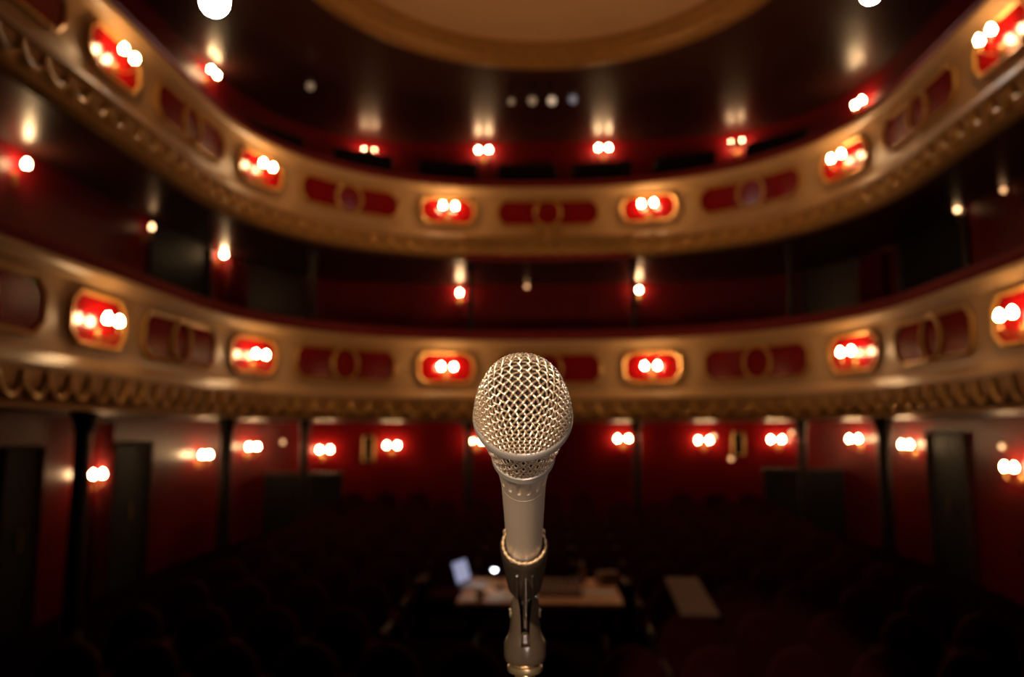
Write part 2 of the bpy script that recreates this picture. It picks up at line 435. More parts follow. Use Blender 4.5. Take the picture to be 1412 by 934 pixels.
# ------------------------------------------------------------------ lamps
def bulb_prof(r=0.036, h=0.10):
    return [(0, 0), (r * .55, 0.004), (r * .85, h * .15), (r, h * .38), (r * .8, h * .65), (r * .4, h * .88), (0, h)]
def make_sconce(name, label, group, nb=2, m='bulb', sep=0.215, reach=0.15, r=0.036):
    # origin on the wall at bulb-centre height, +Y into the room
    root = empty(name); tag(root, label, 'wall lamp', group)
    MB().lathe([(0, 0.012), (.045, .010), (.05, .004), (.05, 0), (0, 0)], 16, Matrix.Translation((0, 0, -.17)) @ Matrix.Rotation(-math.pi / 2, 4, 'X') @ Matrix.Scale(1.5, 4, (0, 1, 0))).build('backplate', 'brass', root, smooth=40)
    xs = [(-sep / 2 + sep * k / max(1, nb - 1)) if nb > 1 else 0 for k in range(nb)]
    for x in xs:
        MB().tube([(0, 0.005, -.17), (x * .15, reach * .45, -.20), (x * .6, reach * .85, -.17), (x, reach, -.12), (x, reach, -.08)], 0.009, 6).build('arm', 'brass', root, smooth=60)
        c = MB().lathe([(0, -.085), (.012, -.085), (.030, -.070), (.032, -.064), (.014, -.062), (.014, -.045), (0, -.045)], 14, Matrix.Translation((x, reach, 0))).build('candle_cup', 'brass', root, smooth=40)
        MB().lathe(bulb_prof(r), 10, Matrix.Translation((x, reach, -.047))).build('bulb', m, root, smooth=80)
    return root
def wall_M(W, px, py, dz=0.0):
    s, p = W.hit(px, py); n = W.nrm(s); p.z += dz
    return frame(p, (-n.x, -n.y, 0))
# on the balcony fronts
protoL = make_sconce('balcony_sconce', 'two-candle sconce on the lower balcony front', 'sconces on the lower balcony front')
KIDS.clear(); register(protoL)
first = True
for label, group, z in (('two-candle sconce on the lower balcony front', 'sconces on the lower balcony front', Z(1.13)),
                        ('two-candle sconce on the upper balcony front', 'sconces on the upper balcony front', Z(3.92))):
    for k in (-2.5, -1.5, -.5, .5, 1.5, 2.5):
        s = k * SP; n = FR.nrm(s); M = frame(FR.P(s, -0.022, z), (-n.x, -n.y, 0))
        lab = label + {.5: ', next to the central panel', 1.5: ', at the corner bend', 2.5: ', on the straight side'}[abs(k)]
        if first: protoL.matrix_basis = M; first = False; protoL['label'] = lab
        else: copy_tree(protoL, M, lab, group)
# gallery back wall: two candles each
for px, py, lab in ((283, 100, 'lit sconce on the gallery wall below the blazing white spotlight'), (668, 210, 'lit gallery wall sconce beside the hanging row of small spotlights'),
                    (832, 207, 'lit gallery wall sconce beside the hanging row of small spotlights'), (1195, 142, 'lit gallery sconce seen just over the upper balcony rail, on the side wall')):
    copy_tree(protoL, wall_M(W2, px, py), lab, 'sconces on the gallery wall')
def shielded(px, py):
    r = copy_tree(protoL, wall_M(W2, px, py), 'two-candle sconce with bulbs hidden by an added brass plate on the dark gallery wall', 'shielded sconces on the gallery wall')
    MB().sweep([(lambda o, z, a=a: Vector(((.17 + o) * math.sin(a), .06 + (.17 + o) * math.cos(a), z))) for a in rng(-1.05, 1.05, .2)], [(0, -.12), (.006, -.12), (.006, .016), (0, .016)]).build('bulb_blocker', 'brass', r, smooth=40)  # added plate: blocks the direct view of the bulbs, lets light go up
shielded(508, 212); shielded(1018, 200)
# stalls wall: two candles each
for px, py, lab in ((272, 627, 'stalls wall sconce with a long pale reflection, between the curtained doorway and a column'),
                    (340, 616, 'stalls wall sconce beside the pilot lamp on the bright red wall'),
                    (445, 620, 'stalls wall sconce above the low partition, close to a framed mirror'),
                    (541, 614, 'stalls wall sconce next to a framed mirror without a pilot lamp'),
                    (658, 608, 'stalls rear wall sconce partly behind the microphone head'),
                    (858, 605, 'stalls rear wall sconce beside a thin column, clear of the microphone'),
                    (970, 607, 'stalls wall sconce with a small orange pilot lamp at its shoulder'),
                    (1074, 606, 'stalls wall sconce with a pilot lamp just above it'),
                    (1187, 605, 'stalls wall sconce close by a thick column, with a pale reflection'),
                    (1261, 613, 'stalls wall sconce right beside the dark side doorway without a curtain'),
                    (1409, 644, 'stalls side wall sconce next to an orange pilot lamp past the doorway'),
                    (120, 654, 'stalls side wall sconce beside the red velvet curtain and thick column')):
    copy_tree(protoL, wall_M(W0, px, py), lab, 'sconces on the stalls wall')
# first tier: single candles close under the ceiling
proto1 = make_sconce('single_sconce', 'bright single-candle sconce on the dark wall between the two balconies', 'single sconces behind the first tier', nb=1, reach=0.12, r=0.038)
KIDS.clear(); register(proto1); first = True
for px, py, lab in ((22, 226, 'bright single-candle sconce on the first tier side wall, alone past the dim one'), (300, 351, 'bright single-candle sconce above a dark red curtain on the first tier'), (635, 405, 'bright single-candle sconce on the first tier rear wall by a thin column'),
                    (880, 401, 'bright single-candle sconce on the first tier rear wall by a thin column'), (1228, 331, 'bright single-candle sconce above a dark red curtain on the first tier')):
    M = wall_M(W1, px, py)
    if first: proto1.matrix_basis = M; first = False; proto1['label'] = lab
    else: copy_tree(proto1, M, lab)
protoD = make_sconce('single_sconce', 'dim single-candle sconce on the dark wall between the two balconies', 'dim sconces behind the first tier', nb=1, m='bulb_dim', reach=0.12, r=0.034)
KIDS.clear(); register(protoD); first = True
for px, py in ((198, 313), (1333, 288)):
    M = wall_M(W1, px, py)
    if first: protoD.matrix_basis = M; first = False
    else: copy_tree(protoD, M)
# little round pilot lamps
def pilot(px, py, W, label, m='bulb_pilot'):
    M = wall_M(W, px, py); root = empty('pilot_lamp', M); tag(root, label, 'lamp', 'small pilot lamps')
    RX = Matrix.Rotation(-math.pi / 2, 4, 'X')
    MB().lathe([(0, 0), (.055, 0), (.055, .02), (.035, .035), (0, .035)], 14, RX).build('mount', 'brass', root, smooth=40)
    MB().lathe([(.034, .034), (.036, .05), (.022, .068), (0, .074)], 12, RX).build('bulb', m, root, smooth=80)
pilot(388, 610, W0, 'small round pilot lamp on the bright red rear wall by a column')
pilot(985, 602, W0, 'small orange pilot lamp just beside a stalls wall sconce')
pilot(1009, 633, W0, 'small pilot lamp below the framed mirror on the rear wall')
pilot(1092, 597, W0, 'small pilot lamp above a sconce next to a column')
pilot(1387, 616, W0, 'small orange pilot lamp past the dark side doorway')
pilot(1388, 262, W1, 'small orange pilot lamp on the first tier side wall')
pilot(727, 396, W1, 'faint pilot lamp on the rear wall between two first tier columns')

# ------------------------------------------------------------------ columns
COLUMNS = []
def column(px, z0, z1, off, label, group, r=0.10):
    C = FR; d = None
    best = None
    for k in range(2401):
        s = -FR.L + 2 * FR.L * k / 2400; p = FR.P(s, off, 0); dd = ray(px, 600)
        if p.y <= 1: continue
        e = abs(p.x / p.y - dd.x / dd.y)
        if best is None or e < best[0]: best = (e, p)
    p = best[1]; COLUMNS.append(p); zz = z0(p.y) if callable(z0) else z0
    root = empty('column', Matrix.Translation((p.x, p.y, zz))); tag(root, label, 'column', group); H = z1 - zz
    MB().lathe([(0, 0), (r * 1.6, 0), (r * 1.6, .10), (r * 1.25, .14), (r * 1.25, .2), (r * 1.05, .24), (0, .24)], 20).build('base', 'dark_iron', root, smooth=35)
    MB().lathe([(0, .235), (r, .235), (r * .86, H - .2), (0, H - .2)], 20).build('shaft', 'dark_iron', root, smooth=35)
    MB().lathe([(0, H - .205), (r * .95, H - .205), (r * 1.1, H - .16), (r * 1.0, H - .14), (r * 1.3, H - .06), (r * 1.5, H - .05), (r * 1.5, H - .002), (0, H - .002)], 20).build('capital', 'dark_iron', root, smooth=35)
for px in (115, 313, 420, 646, 878, 1105, 1218):
    column(px, floor_z, SOF0, 0.45, 'slender dark iron column between stalls floor and lower balcony', 'columns under the lower balcony', 0.10 if px in (115, 313, 1218) else 0.075)
for px in (425, 648, 878, 1100):
    column(px, SOF0 + .35, SOF1, 0.55, 'thin dark iron column standing between the two balconies', 'columns of the first tier', 0.06)

# ------------------------------------------------------------------ doors, curtains, low walls, mirrors in the stalls
def doorway(n, W, px0, px1, ytop, zbot, label=None, m='black_paint'):
    s0, p0 = W.hit(px0, ytop); s1, p1 = W.hit(px1, ytop); ztop = max(p0.z, p1.z)
    if s0 > s1: s0, s1 = s1, s0
    root = empty('door_%d' % n); structure(root)
    MB().sweep([W.fr(s) for s in rng(s0, s1, .2)], [(-.03, zbot), (.01, zbot), (.01, ztop), (-.03, ztop)]).build('door_leaf', m, root)
    path = [W.P(s0, -.03, zbot), W.P(s0, -.03, ztop), W.P(s1, -.03, ztop), W.P(s1, -.03, zbot)]
    MB().tube(path, .05, 4).build('door_frame', 'dark_wood', root)
    mid = (s0 + s1) / 2
    MB().tube([W.P(mid, -.06, zbot + .9), W.P(mid, -.06, zbot + 1.15)], .015, 6).build('door_handle', 'brass', root)
doorway(1, W0, 2, 54, 618, floor_z(9))
doorway(2, W0, 153, 206, 611, floor_z(11))
doorway(3, W0, 1281, 1334, 597, floor_z(12))
doorway(4, W1, 205, 290, 318, SOF0 + .36)
doorway(5, W1, 1240, 1335, 318, SOF0 + .36)
doorway(6, W1, 335, 420, 365, SOF0 + .36, m='dark_wood')
doorway(7, W1, 1105, 1190, 360, SOF0 + .36, m='dark_wood')
def curtain(W, px0, px1, ztop, zbot, label, m='velvet', off=-.09):
    s0, _ = W.hit(px0); s1, _ = W.hit(px1)
    if s0 > s1: s0, s1 = s1, s0
    n = 40; vs, fs = [], []
    for k in range(n + 1):
        s = s0 + (s1 - s0) * k / n; o = off + .035 * math.sin(k * 1.35)
        vs += [W.P(s, o, zbot), W.P(s, o, ztop), W.P(s, o + .015, ztop), W.P(s, o + .015, zbot)]
    for k in range(n):
        for i in range(4):
            j = (i + 1) % 4; fs.append((k * 4 + i, k * 4 + j, k * 4 + 4 + j, k * 4 + 4 + i))
    fs.append((0, 3, 2, 1)); fs.append(tuple(n * 4 + i for i in range(4)))
    tag(MB().add(vs, fs).build('curtain', m, smooth=60), label, 'curtain')
curtain(W0, 137, 152, SOF0 - .08, floor_z(11), 'red velvet curtain beside the dark side doorway under the balcony')
curtain(W1, 300, 330, SOF1 - .1, SOF0 + .36, 'dark red curtain on the first tier between two doorways, on the laptop side')
curtain(W1, 1196, 1232, SOF1 - .1, SOF0 + .36, 'dark red curtain on the first tier between two doorways, on the board side')
# low dark partitions closing off the rear corners
def partition(px0, px1, ytop, Y, label):
    a = at_y(px0, ytop, Y); b = at_y(px1, ytop, Y); z0 = floor_z(Y)
    root = empty('low_partition', Matrix.Translation(((a.x + b.x) / 2, Y, z0))); tag(root, label, 'partition')
    w_, h_ = abs(b.x - a.x), a.z - z0
    MB().box((0, 0, h_ / 2 - .03), (w_, .08, h_ - .06)).build('panel_board', 'black_paint', root)
    MB().box((0, 0, h_ - .03), (w_ + .06, .14, .06), bev=.015).build('cap_rail', 'dark_wood', root)
partition(350, 472, 651, 14.9, 'low black partition in the rear corner below the bright red wall and pilot lamp')
partition(1052, 1182, 645, 14.9, 'low black partition in the rear corner on the side of the cardboard folder')
# framed mirrors either side on the rear wall
def framed(px, py, wpx, hpx, label):
    s, p = W0.hit(px, py); n = W0.nrm(s); M = frame(p, (-n.x, -n.y, 0)); root = empty('framed_mirror', M); tag(root, label, 'mirror')
    k = p.y / FPX; ww, hh = wpx * k, hpx * k
    MB().box((0, .012, 0), (ww, .02, hh)).build('mirror_glass', 'mirror', root)
    MB().tube([(-ww / 2, .02, -hh / 2), (ww / 2, .02, -hh / 2), (ww / 2, .02, hh / 2), (-ww / 2, .02, hh / 2)], .03, 4, closed=True).build('mirror_frame', 'old_gold', root)
framed(508, 619, 14, 34, 'narrow gilt framed mirror beside a sconce, nearer the bright corner partition wall')
framed(1019, 612, 14, 30, 'narrow gilt framed mirror above a small pilot lamp')

# ------------------------------------------------------------------ gallery benches
def make_bench():
    root = empty('gallery_bench'); tag(root, 'black padded bench behind the rail of the upper balcony', 'bench', 'benches in the gallery')
    MB().box((0, .25, .36), (1.16, .42, .12), bev=.03).build('seat', 'black_paint', root)
    MB().box((0, .03, .62), (1.16, .08, .40), bev=.03).build('backrest', 'black_paint', root)
    for x in (-.52, .52): MB().box((x, .22, .155), (.05, .42, .31)).build('leg', 'dark_wood', root)
    return root
pb = make_bench(); KIDS.clear(); register(pb); first = True
for k in range(-3, 4):
    s = k * 1.24 - .35
    n = FR.nrm(s); M = frame(FR.P(s, 1.45, Z(4.45)), (-n.x, -n.y, 0))
    if first: pb.matrix_basis = M; first = False
    else: copy_tree(pb, M)

# ------------------------------------------------------------------ theatre lanterns
def lantern(px, py, Y, label, lens, r=0.10, target=(0, 0, CZ), pole_top=CEI, group=None, L=0.34):
    p = at_y(px, py, Y); d = (Vector(target) - p).normalized()
    M = frame(p, d); root = empty('spotlight', M); tag(root, label, 'spotlight', group)
    RX = Matrix.Rotation(-math.pi / 2, 4, 'X')
    MB().lathe([(r * .92, .0), (r * 1.05, .0), (r * 1.08, -.10), (r * .85, -.12), (r * .85, -L), (r * .5, -L - .05), (0, -L - .05), (0, -L), (r * .8, -L + .01), (r * .8, -.02)], 22, RX).build('housing', 'black_paint', root, smooth=40)
    MB().lathe([(0, .012), (r * .5, .008), (r * .93, -.01), (r * .93, -.02), (0, -.02)], 22, RX).build('lens', lens, root, smooth=50)
    MB().tube([(r * 1.05, -.15, 0), (r * 1.15, -.15, 0), (r * 1.15, -.15, r * 1.6), (0, -.15, r * 1.75), (-r * 1.15, -.15, r * 1.6), (-r * 1.15, -.15, 0), (-r * 1.05, -.15, 0)], .012, 6).build('yoke', 'dark_iron', root)
    top = M @ Vector((0, -.15, r * 1.75)); inv = M.inverted()
    MB().tube([inv @ top, inv @ Vector((top.x, top.y, pole_top))], .016, 6).build('hanging_pipe', 'dark_iron', root)
    return root, p
_, pA = lantern(296, 3, 9.9, 'blazing white stage spotlight hung above a gallery sconce', 'lens_hot', 0.18)
_, pB = lantern(1200, -9, 9.9, 'blazing stage spotlight hung from the ceiling over the single-bulb gallery end', 'lens_hot', 0.12)
spot('front_spot_light', pA + Vector((.15, -.5, -.25)), MIC_POS, 900, 8, (1.0, 0.9, 0.78), 0.12)
spot('front_spot_light', pB + Vector((-.15, -.5, -.25)), MIC_POS, 700, 8, (0.85, 0.82, 1.0), 0.12)
lantern(705, 140, 13.1, 'dim warm spotlight at the end of the hanging row, beside a faint one', 'lens_faint', 0.055, L=.25)
lantern(734, 139, 13.1, 'faint warm spotlight between two others in the hanging row', 'lens_faint', 0.075, L=.25)
lantern(761, 139, 13.1, 'brightest warm spotlight of the hanging row, next to the bluish one', 'lens_warm', 0.075, L=.25)
lantern(790, 137, 13.1, 'bluish spotlight in the row hanging from the gallery ceiling', 'lens_blue', 0.08, L=.25)
lantern(428, 119, 12.6, 'small grey spotlight hanging alone from the dark gallery ceiling', 'lens_faint', 0.07, L=.25)

# ------------------------------------------------------------------ production desk in the stalls
DZ = floor_z(8.7) + 0.80
cA, cB, cC, cD = at_z(628, 832, DZ), at_z(860, 832, DZ), at_z(850, 798, DZ), at_z(655, 798, DZ)
y0d, y1d = (cA.y + cB.y) / 2, (cC.y + cD.y) / 2; x0d, x1d = cA.x, cB.x
desk = empty('production_desk', Matrix.Translation(((x0d + x1d) / 2, (y0d + y1d) / 2, floor_z((y0d + y1d) / 2)))); tag(desk, 'long plain wooden board desk set up among the dark stalls seats', 'desk')
dw, dd, fz = x1d - x0d, y1d - y0d, floor_z((y0d + y1d) / 2); H = DZ - fz
MB().box((0, 0, H - .02), (dw, dd, .04), bev=.006).build('desk_top', 'desk_wood', desk)
for sx in (-1, 1):
    for sy in (-1, 1): MB().tube([(sx * (dw / 2 - .12), sy * (dd / 2 - .12), -.02 * sy), (sx * (dw / 2 - .10), sy * (dd / 2 - .12), H - .038)], .03, 6).build('leg', 'dark_iron', desk)
    MB().box((sx * (dw / 2 - .11), 0, .35), (.03, dd - .24, .03)).build('crossbar', 'dark_iron', desk)
def on_desk(px, py): p = at_z(px, py, DZ); return p
# laptop
p = on_desk(655, 808); lp = empty('laptop', Matrix.Translation(p) @ Matrix.Rotation(1.25, 4, 'Z')); tag(lp, 'open laptop with a bluish lit screen on the wooden desk', 'laptop')
MB().box((0, 0, .010), (.33, .23, .018), bev=.004).build('keyboard_base', 'white_plastic', lp)
TT = Matrix.Translation((0, .115, .018)) @ Matrix.Rotation(math.radians(-18), 4, 'X')
sc_ = MB().box((0, 0, .115), (.33, .012, .22), TT, bev=.003).build('lid', 'black_paint', lp)
MB().box((0, -.0075, .115), (.30, .003, .19), TT).build('display', 'screen', sc_)
# desk lamp
p = on_desk(690, 813); dl = empty('desk_lamp', Matrix.Translation(p)); tag(dl, 'small gooseneck lamp with a bright white bulb on the desk', 'lamp')
MB().lathe([(0, 0), (.06, 0), (.06, .015), (.012, .025), (0, .025)], 16).build('base', 'black_paint', dl, smooth=40)
MB().tube([(0, 0, .02), (0, 0, .13), (-.015, 0, .19), (-.05, -.02, .215)], .007, 6).build('gooseneck', 'dark_iron', dl, smooth=60)
MB().lathe([(.015, .03), (.04, -.02), (.036, -.02), (.012, .026)], 14, Matrix.Translation((-.055, -.025, .21)), closed=True).build('shade', 'black_paint', dl, smooth=40)
MB().lathe([(0, -.036), (.018, -.028), (.024, -.012), (.016, .01), (0, .014)], 10, Matrix.Translation((-.055, -.03, .205))).build('bulb', 'desk_bulb', dl, smooth=80)
# mixing console, papers, cup, bottle, box
p = on_desk(762, 818); mc = empty('mixing_console', Matrix.Translation(p)); tag(mc, 'flat grey sound mixing console lying on the middle of the desk', 'console')
MB().add([(-.26, -.18, 0), (.26, -.18, 0), (.26, .18, 0), (-.26, .18, 0), (-.26, -.18, .03), (.26, -.18, .03), (.26, .18, .10), (-.26, .18, .10)],
         [(0, 3, 2, 1), (4, 5, 6, 7), (0, 1, 5, 4), (1, 2, 6, 5), (2, 3, 7, 6), (3, 0, 4, 7)]).build('case', 'card', mc)
for k in range(10):
    MB().box((-.22 + k * .049, -.08, .056), (.014, .03, .016)).build('fader', 'white_plastic', mc)
    MB().lathe([(0, .02), (.009, .02), (.011, 0), (0, 0)], 8, Matrix.Translation((-.22 + k * .049, .07, .078))).build('knob', 'black_paint', mc)
def sheet(px, py, w_, h_, rz, label):
    p = on_desk(px, py); mb = MB().box((0, 0, .002), (w_, h_, .004), bev=.001)
    o = mb.build('paper_sheet', 'paper', M=Matrix.Translation(p) @ Matrix.Rotation(rz, 4, 'Z')); tag(o, label, 'paper')
sheet(690, 824, .21, .30, .2, 'pale paper sheet on the desk in front of the lamp')
sheet(824, 818, .30, .21, -.15, 'paper sheet on the end of the desk beside the cardboard box')
sheet(650, 826, .15, .2, .5, 'small note sheet at the desk corner by the laptop')
p = on_desk(838, 806); o = MB().box((0, 0, .06), (.2, .15, .12), bev=.01).build('cardboard_box', 'card', M=Matrix.Translation(p) @ Matrix.Rotation(.3, 4, 'Z')); tag(o, 'small cardboard box standing near the end of the desk', 'box')
p = on_desk(803, 806); bt = empty('bottle', Matrix.Translation(p)); tag(bt, 'small brown bottle standing on the desk next to the box', 'bottle')
MB().lathe([(0, 0), (.032, 0), (.034, .01), (.034, .12), (.014, .16), (.013, .19), (0, .19)], 14).build('glass_body', 'card', bt, smooth=40)
MB().lathe([(0, .188), (.016, .188), (.016, .21), (0, .21)], 12).build('cap', 'white_plastic', bt, smooth=40)
p = on_desk(662, 829); cu = empty('mug', Matrix.Translation(p)); tag(cu, 'small pale mug on the desk corner in front of the laptop', 'mug')
MB().lathe([(0, 0), (.036, 0), (.04, .09), (.036, .09), (.032, .008), (0, .008)], 16).build('cup', 'paper', cu, smooth=40)
MB().tube([(.038, 0, .07), (.062, 0, .065), (.066, 0, .045), (.058, 0, .028), (.037, 0, .022)], .005, 6).build('handle', 'paper', cu, smooth=60)

# ------------------------------------------------------------------ stalls seats
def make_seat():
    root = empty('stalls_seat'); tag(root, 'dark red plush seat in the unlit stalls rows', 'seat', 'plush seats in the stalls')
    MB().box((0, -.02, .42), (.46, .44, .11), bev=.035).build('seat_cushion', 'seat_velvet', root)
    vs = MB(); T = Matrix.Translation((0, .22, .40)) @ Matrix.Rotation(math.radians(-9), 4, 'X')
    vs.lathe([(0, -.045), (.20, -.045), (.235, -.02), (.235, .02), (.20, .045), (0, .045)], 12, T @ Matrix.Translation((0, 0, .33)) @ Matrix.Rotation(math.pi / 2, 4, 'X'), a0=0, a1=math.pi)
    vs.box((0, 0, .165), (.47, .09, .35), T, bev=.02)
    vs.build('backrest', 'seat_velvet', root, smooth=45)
    for x in (-.255, .255):
        MB().box((x, -.02, .60), (.05, .40, .04), bev=.012).build('armrest', 'dark_wood', root)
        MB().box((x, .04, .285), (.035, .30, .59)).build('side_standard', 'dark_iron', root)
    return root
ps = make_seat(); KIDS.clear(); register(ps); first = True
seat_spots = []
yy = 5.5
while yy < 14.3:
    nx = 7
    for k in range(-nx, nx + 1):
        x = k * .572
        if abs(x) > 3.95: continue
        if y0d - .75 < yy < y1d + .45 and x0d - .45 < x < x1d + .45: continue
        if any(abs(x - c.x) < .42 and abs(yy - c.y) < .45 for c in COLUMNS): continue
        seat_spots.append((x, yy + .035 * x * x * .0))
    yy += .92
rows = sorted({y for _, y in seat_spots}); NUM = ['first', 'second', 'third', 'fourth', 'fifth', 'sixth', 'seventh', 'eighth']
front_rows = [y for y in rows if y < y0d - .3][::-1]; back_rows = [y for y in rows if y > y1d - .1]
def row_label(y):
    if y in front_rows: return 'dark red plush seat, %s row from the desk on the stage side' % NUM[front_rows.index(y)]
    if y in back_rows: return 'dark red plush seat, %s row from the desk on the rear wall side' % NUM[back_rows.index(y)]
    return 'dark red plush seat in a row level with the desk ends'
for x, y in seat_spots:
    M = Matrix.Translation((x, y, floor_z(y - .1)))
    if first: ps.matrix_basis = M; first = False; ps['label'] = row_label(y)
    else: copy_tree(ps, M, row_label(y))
# narrow board laid across the tops of two rows of seats
ry = [5.5 + .92, 5.5 + 1.84]
tops = [(y + .308, .960 + floor_z(y - .1)) for y in ry]
sl = math.atan2(tops[1][1] - tops[0][1], tops[1][0] - tops[0][0]); bx_ = at_z(943, 816, 1.06).x
board = MB().box((0, .42, .011), (.30, 1.25, .022), bev=.003).build('board', 'dark_board', M=Matrix.Translation((bx_, tops[0][0], tops[0][1])) @ Matrix.Rotation(sl, 4, 'X') @ Matrix.Rotation(-.04, 4, 'Z'))
tag(board, 'narrow brown board laid across the seat backs beside the desk', 'board')

# ------------------------------------------------------------------ the microphone
def cam_pt(px, py, depth): return CAM @ Vector(((px - 706) / FPX * depth, -(py - 467) / FPX * depth, -depth))
ax_c = Vector((-0.0165, 0.647, 0.763)).normalized()               # axis towards the head, in camera space (+Z to viewer)
zx = (CAM.to_3x3() @ ax_c).normalized(); xx = (CAM.to_3x3() @ Vector((1, 0, 0))); xx = (xx - zx * xx.dot(zx)).normalized(); yx = zx.cross(xx)
MM = Matrix((xx, yx, zx)).transposed().to_4x4(); MM.translation = cam_pt(721, 573, 0.4145)
mic = empty('microphone', MM); tag(mic, 'champagne handheld microphone with woven wire grille held in the clip', 'microphone')
# profile of the head: (h above ring, r)
HP = [(0.0, .0245), (.004, .0243), (.008, .0239), (.012, .0232), (.016, .0222), (.020, .0209), (.024, .0194), (.028, .0175), (.031, .0154), (.034, .0124), (.036, .0092), (.0370, .0054), (.0375, 0.0)]
HP = HP[::-1]                                                    # from the pole down
def resamp(P, n):
    L = [0]
    for i in range(1, len(P)): L.append(L[-1] + math.dist(P[i], P[i - 1]))
    return L
HL = resamp(HP, 0); ST = HL[-1]
def head(sv):                                                    # arc length -> h, r
    sv = min(max(sv, 0), ST)
    for i in range(1, len(HL)):
        if sv <= HL[i]:
            t = (sv - HL[i - 1]) / (HL[i] - HL[i - 1]); a, b = HP[i - 1], HP[i]
            # smooth by Catmull-Rom
            p0 = HP[max(0, i - 2)]; p3 = HP[min(len(HP) - 1, i + 1)]
            def cr(k): return 0.5 * (2 * a[k] + (b[k] - p0[k]) * t + (2 * p0[k] - 5 * a[k] + 4 * b[k] - p3[k]) * t * t + (3 * a[k] - p0[k] - 3 * b[k] + p3[k]) * t ** 3)
            return cr(0), max(0, cr(1))
    return HP[-1]
def head_pt(u, v, lift):
    sv = math.hypot(u, v); an = math.atan2(v, u); h, r = head(sv); h1, r1 = head(sv + 4e-4); h0, r0 = head(sv - 4e-4)
    dh, dr = h1 - h0, r1 - r0; L = math.hypot(dh, dr) or 1; nh, nr = dr / L, -dh / L
    if sv < 4e-4: nh, nr = 1, 0
    r += nr * lift; h += nh * lift
    return Vector((r * math.cos(an), r * math.sin(an), h))
PIT, WR = 0.0033, 0.00056
g = MB(); K = int(ST / PIT) + 1; c45 = math.sqrt(.5)
for fam in (0, 1):
    for k in range(-K, K + 1):
        a = (k + .5) * PIT
        if abs(a) >= ST: continue
        ext = math.sqrt(ST * ST - a * a); n = max(3, int(ext / (PIT / 5)))
        pts = []
        for q in range(-n, n + 1):
            b = ext * q / n
            lift = WR * 1.3 * math.cos(math.pi * (b / PIT - .5)) * (1 if (k + fam) % 2 else -1)
            u, v = (a, b) if fam == 0 else (b, a)
            u, v = (u - v) * c45, (u + v) * c45
            pts.append(head_pt(u, v, lift))
        g.tube(pts, WR, 6)
go = g.build('grille', 'wire', mic, smooth=80); go['kind'] = 'stuff'
MB().lathe([(max(0, r - .0021), h - .0008) for h, r in [head(ST * k / 30) for k in range(31)]] + [(.0190, -.006), (.0160, -.02), (.0120, -.037), (0, -.037)], 48).build('foam', 'foam', mic, smooth=60)
# lower grille: two families of helices on a cone
t0, t1, r0, r1 = .002, .0375, .0236, .0158
g = MB(); NW = 34
def low_r(t):
    u = (t - t0) / (t1 - t0); return r0 + (r1 - r0) * (u ** 1.25)
for fam in (-1, 1):
    for k in range(NW):
        pts = []; n = 60
        for q in range(n + 1):
            t = t0 + (t1 - t0) * q / n
            tw = fam * 1.45 * (q / n)
            an = 2 * math.pi * k / NW + tw
            ph = 2 * NW * tw / (2 * math.pi) * 1.0
            r = low_r(t) + WR * 1.0 * math.cos(math.pi * ph + math.pi * (k % 2)) * fam
            pts.append((r * math.cos(an), r * math.sin(an), -t))
        g.tube(pts, WR * .74, 5)
lo = g.build('lower_grille', 'wire', mic, smooth=80); lo['kind'] = 'stuff'
# band around the widest part
MB().lathe([(.0244, .0022), (.0252, .0026), (.0258, .0020), (.02605, .0008), (.0261, -.0022), (.0258, -.0034), (.0250, -.0040), (.0240, -.0038), (.0236, 0)], 96, closed=True).build('centre_band', 'satin_ring', mic, smooth=35)
MB().lathe([(.0158, -.0345), (.0172, -.0347), (.0178, -.0354), (.0177, -.0398), (.0171, -.0405), (.0150, -.0407), (.0150, -.0350)], 72, closed=True).build('collar', 'satin_ring', mic, smooth=35)
bp = [(0, -.0395), (.0150, -.0395), (.0166, -.0402)]
def body_r(t):
    if t < .075:
        u = (t - .0402) / (.075 - .0402); return .0166 + (.01285 - .0166) * (1 - (1 - u) ** 1.7)
    u = (t - .075) / (.235 - .075); return .01285 + (.0102 - .01285) * u
ts = rng(.0406, .0665, .0005) + [.0667, .0670, .0673] + rng(.068, .235, .006)
for t in ts:
    r = body_r(t) - (.00025 if t == .0670 else 0); bp.append((r, -t))
bp += [(.009, -.237), (0, -.237)]
def flute(an, z):
    t = -z
    if not (.0435 < t < .0615): return 0
    k = 16; d = ((an * k / (2 * math.pi)) % 1.0) - .5; x = d * 2 * math.pi / k * body_r(t); y = t - .0525
    hw = .00125; hl = .0068
    yy_ = max(0, abs(y) - (hl - hw)); q = math.hypot(x, yy_) / hw
    return -.0009 * max(0, 1 - q * q) ** .7 if q < 1 else 0
MB().lathe(bp, 384, disp=flute).build('handle', 'champagne', mic, smooth=30)

# ------------------------------------------------------------------ clip and stand
clipM = MM.copy()
clip = empty('microphone_clip', clipM); tag(clip, 'dark translucent plastic microphone clip with forked hinge on the stand', 'microphone clip')
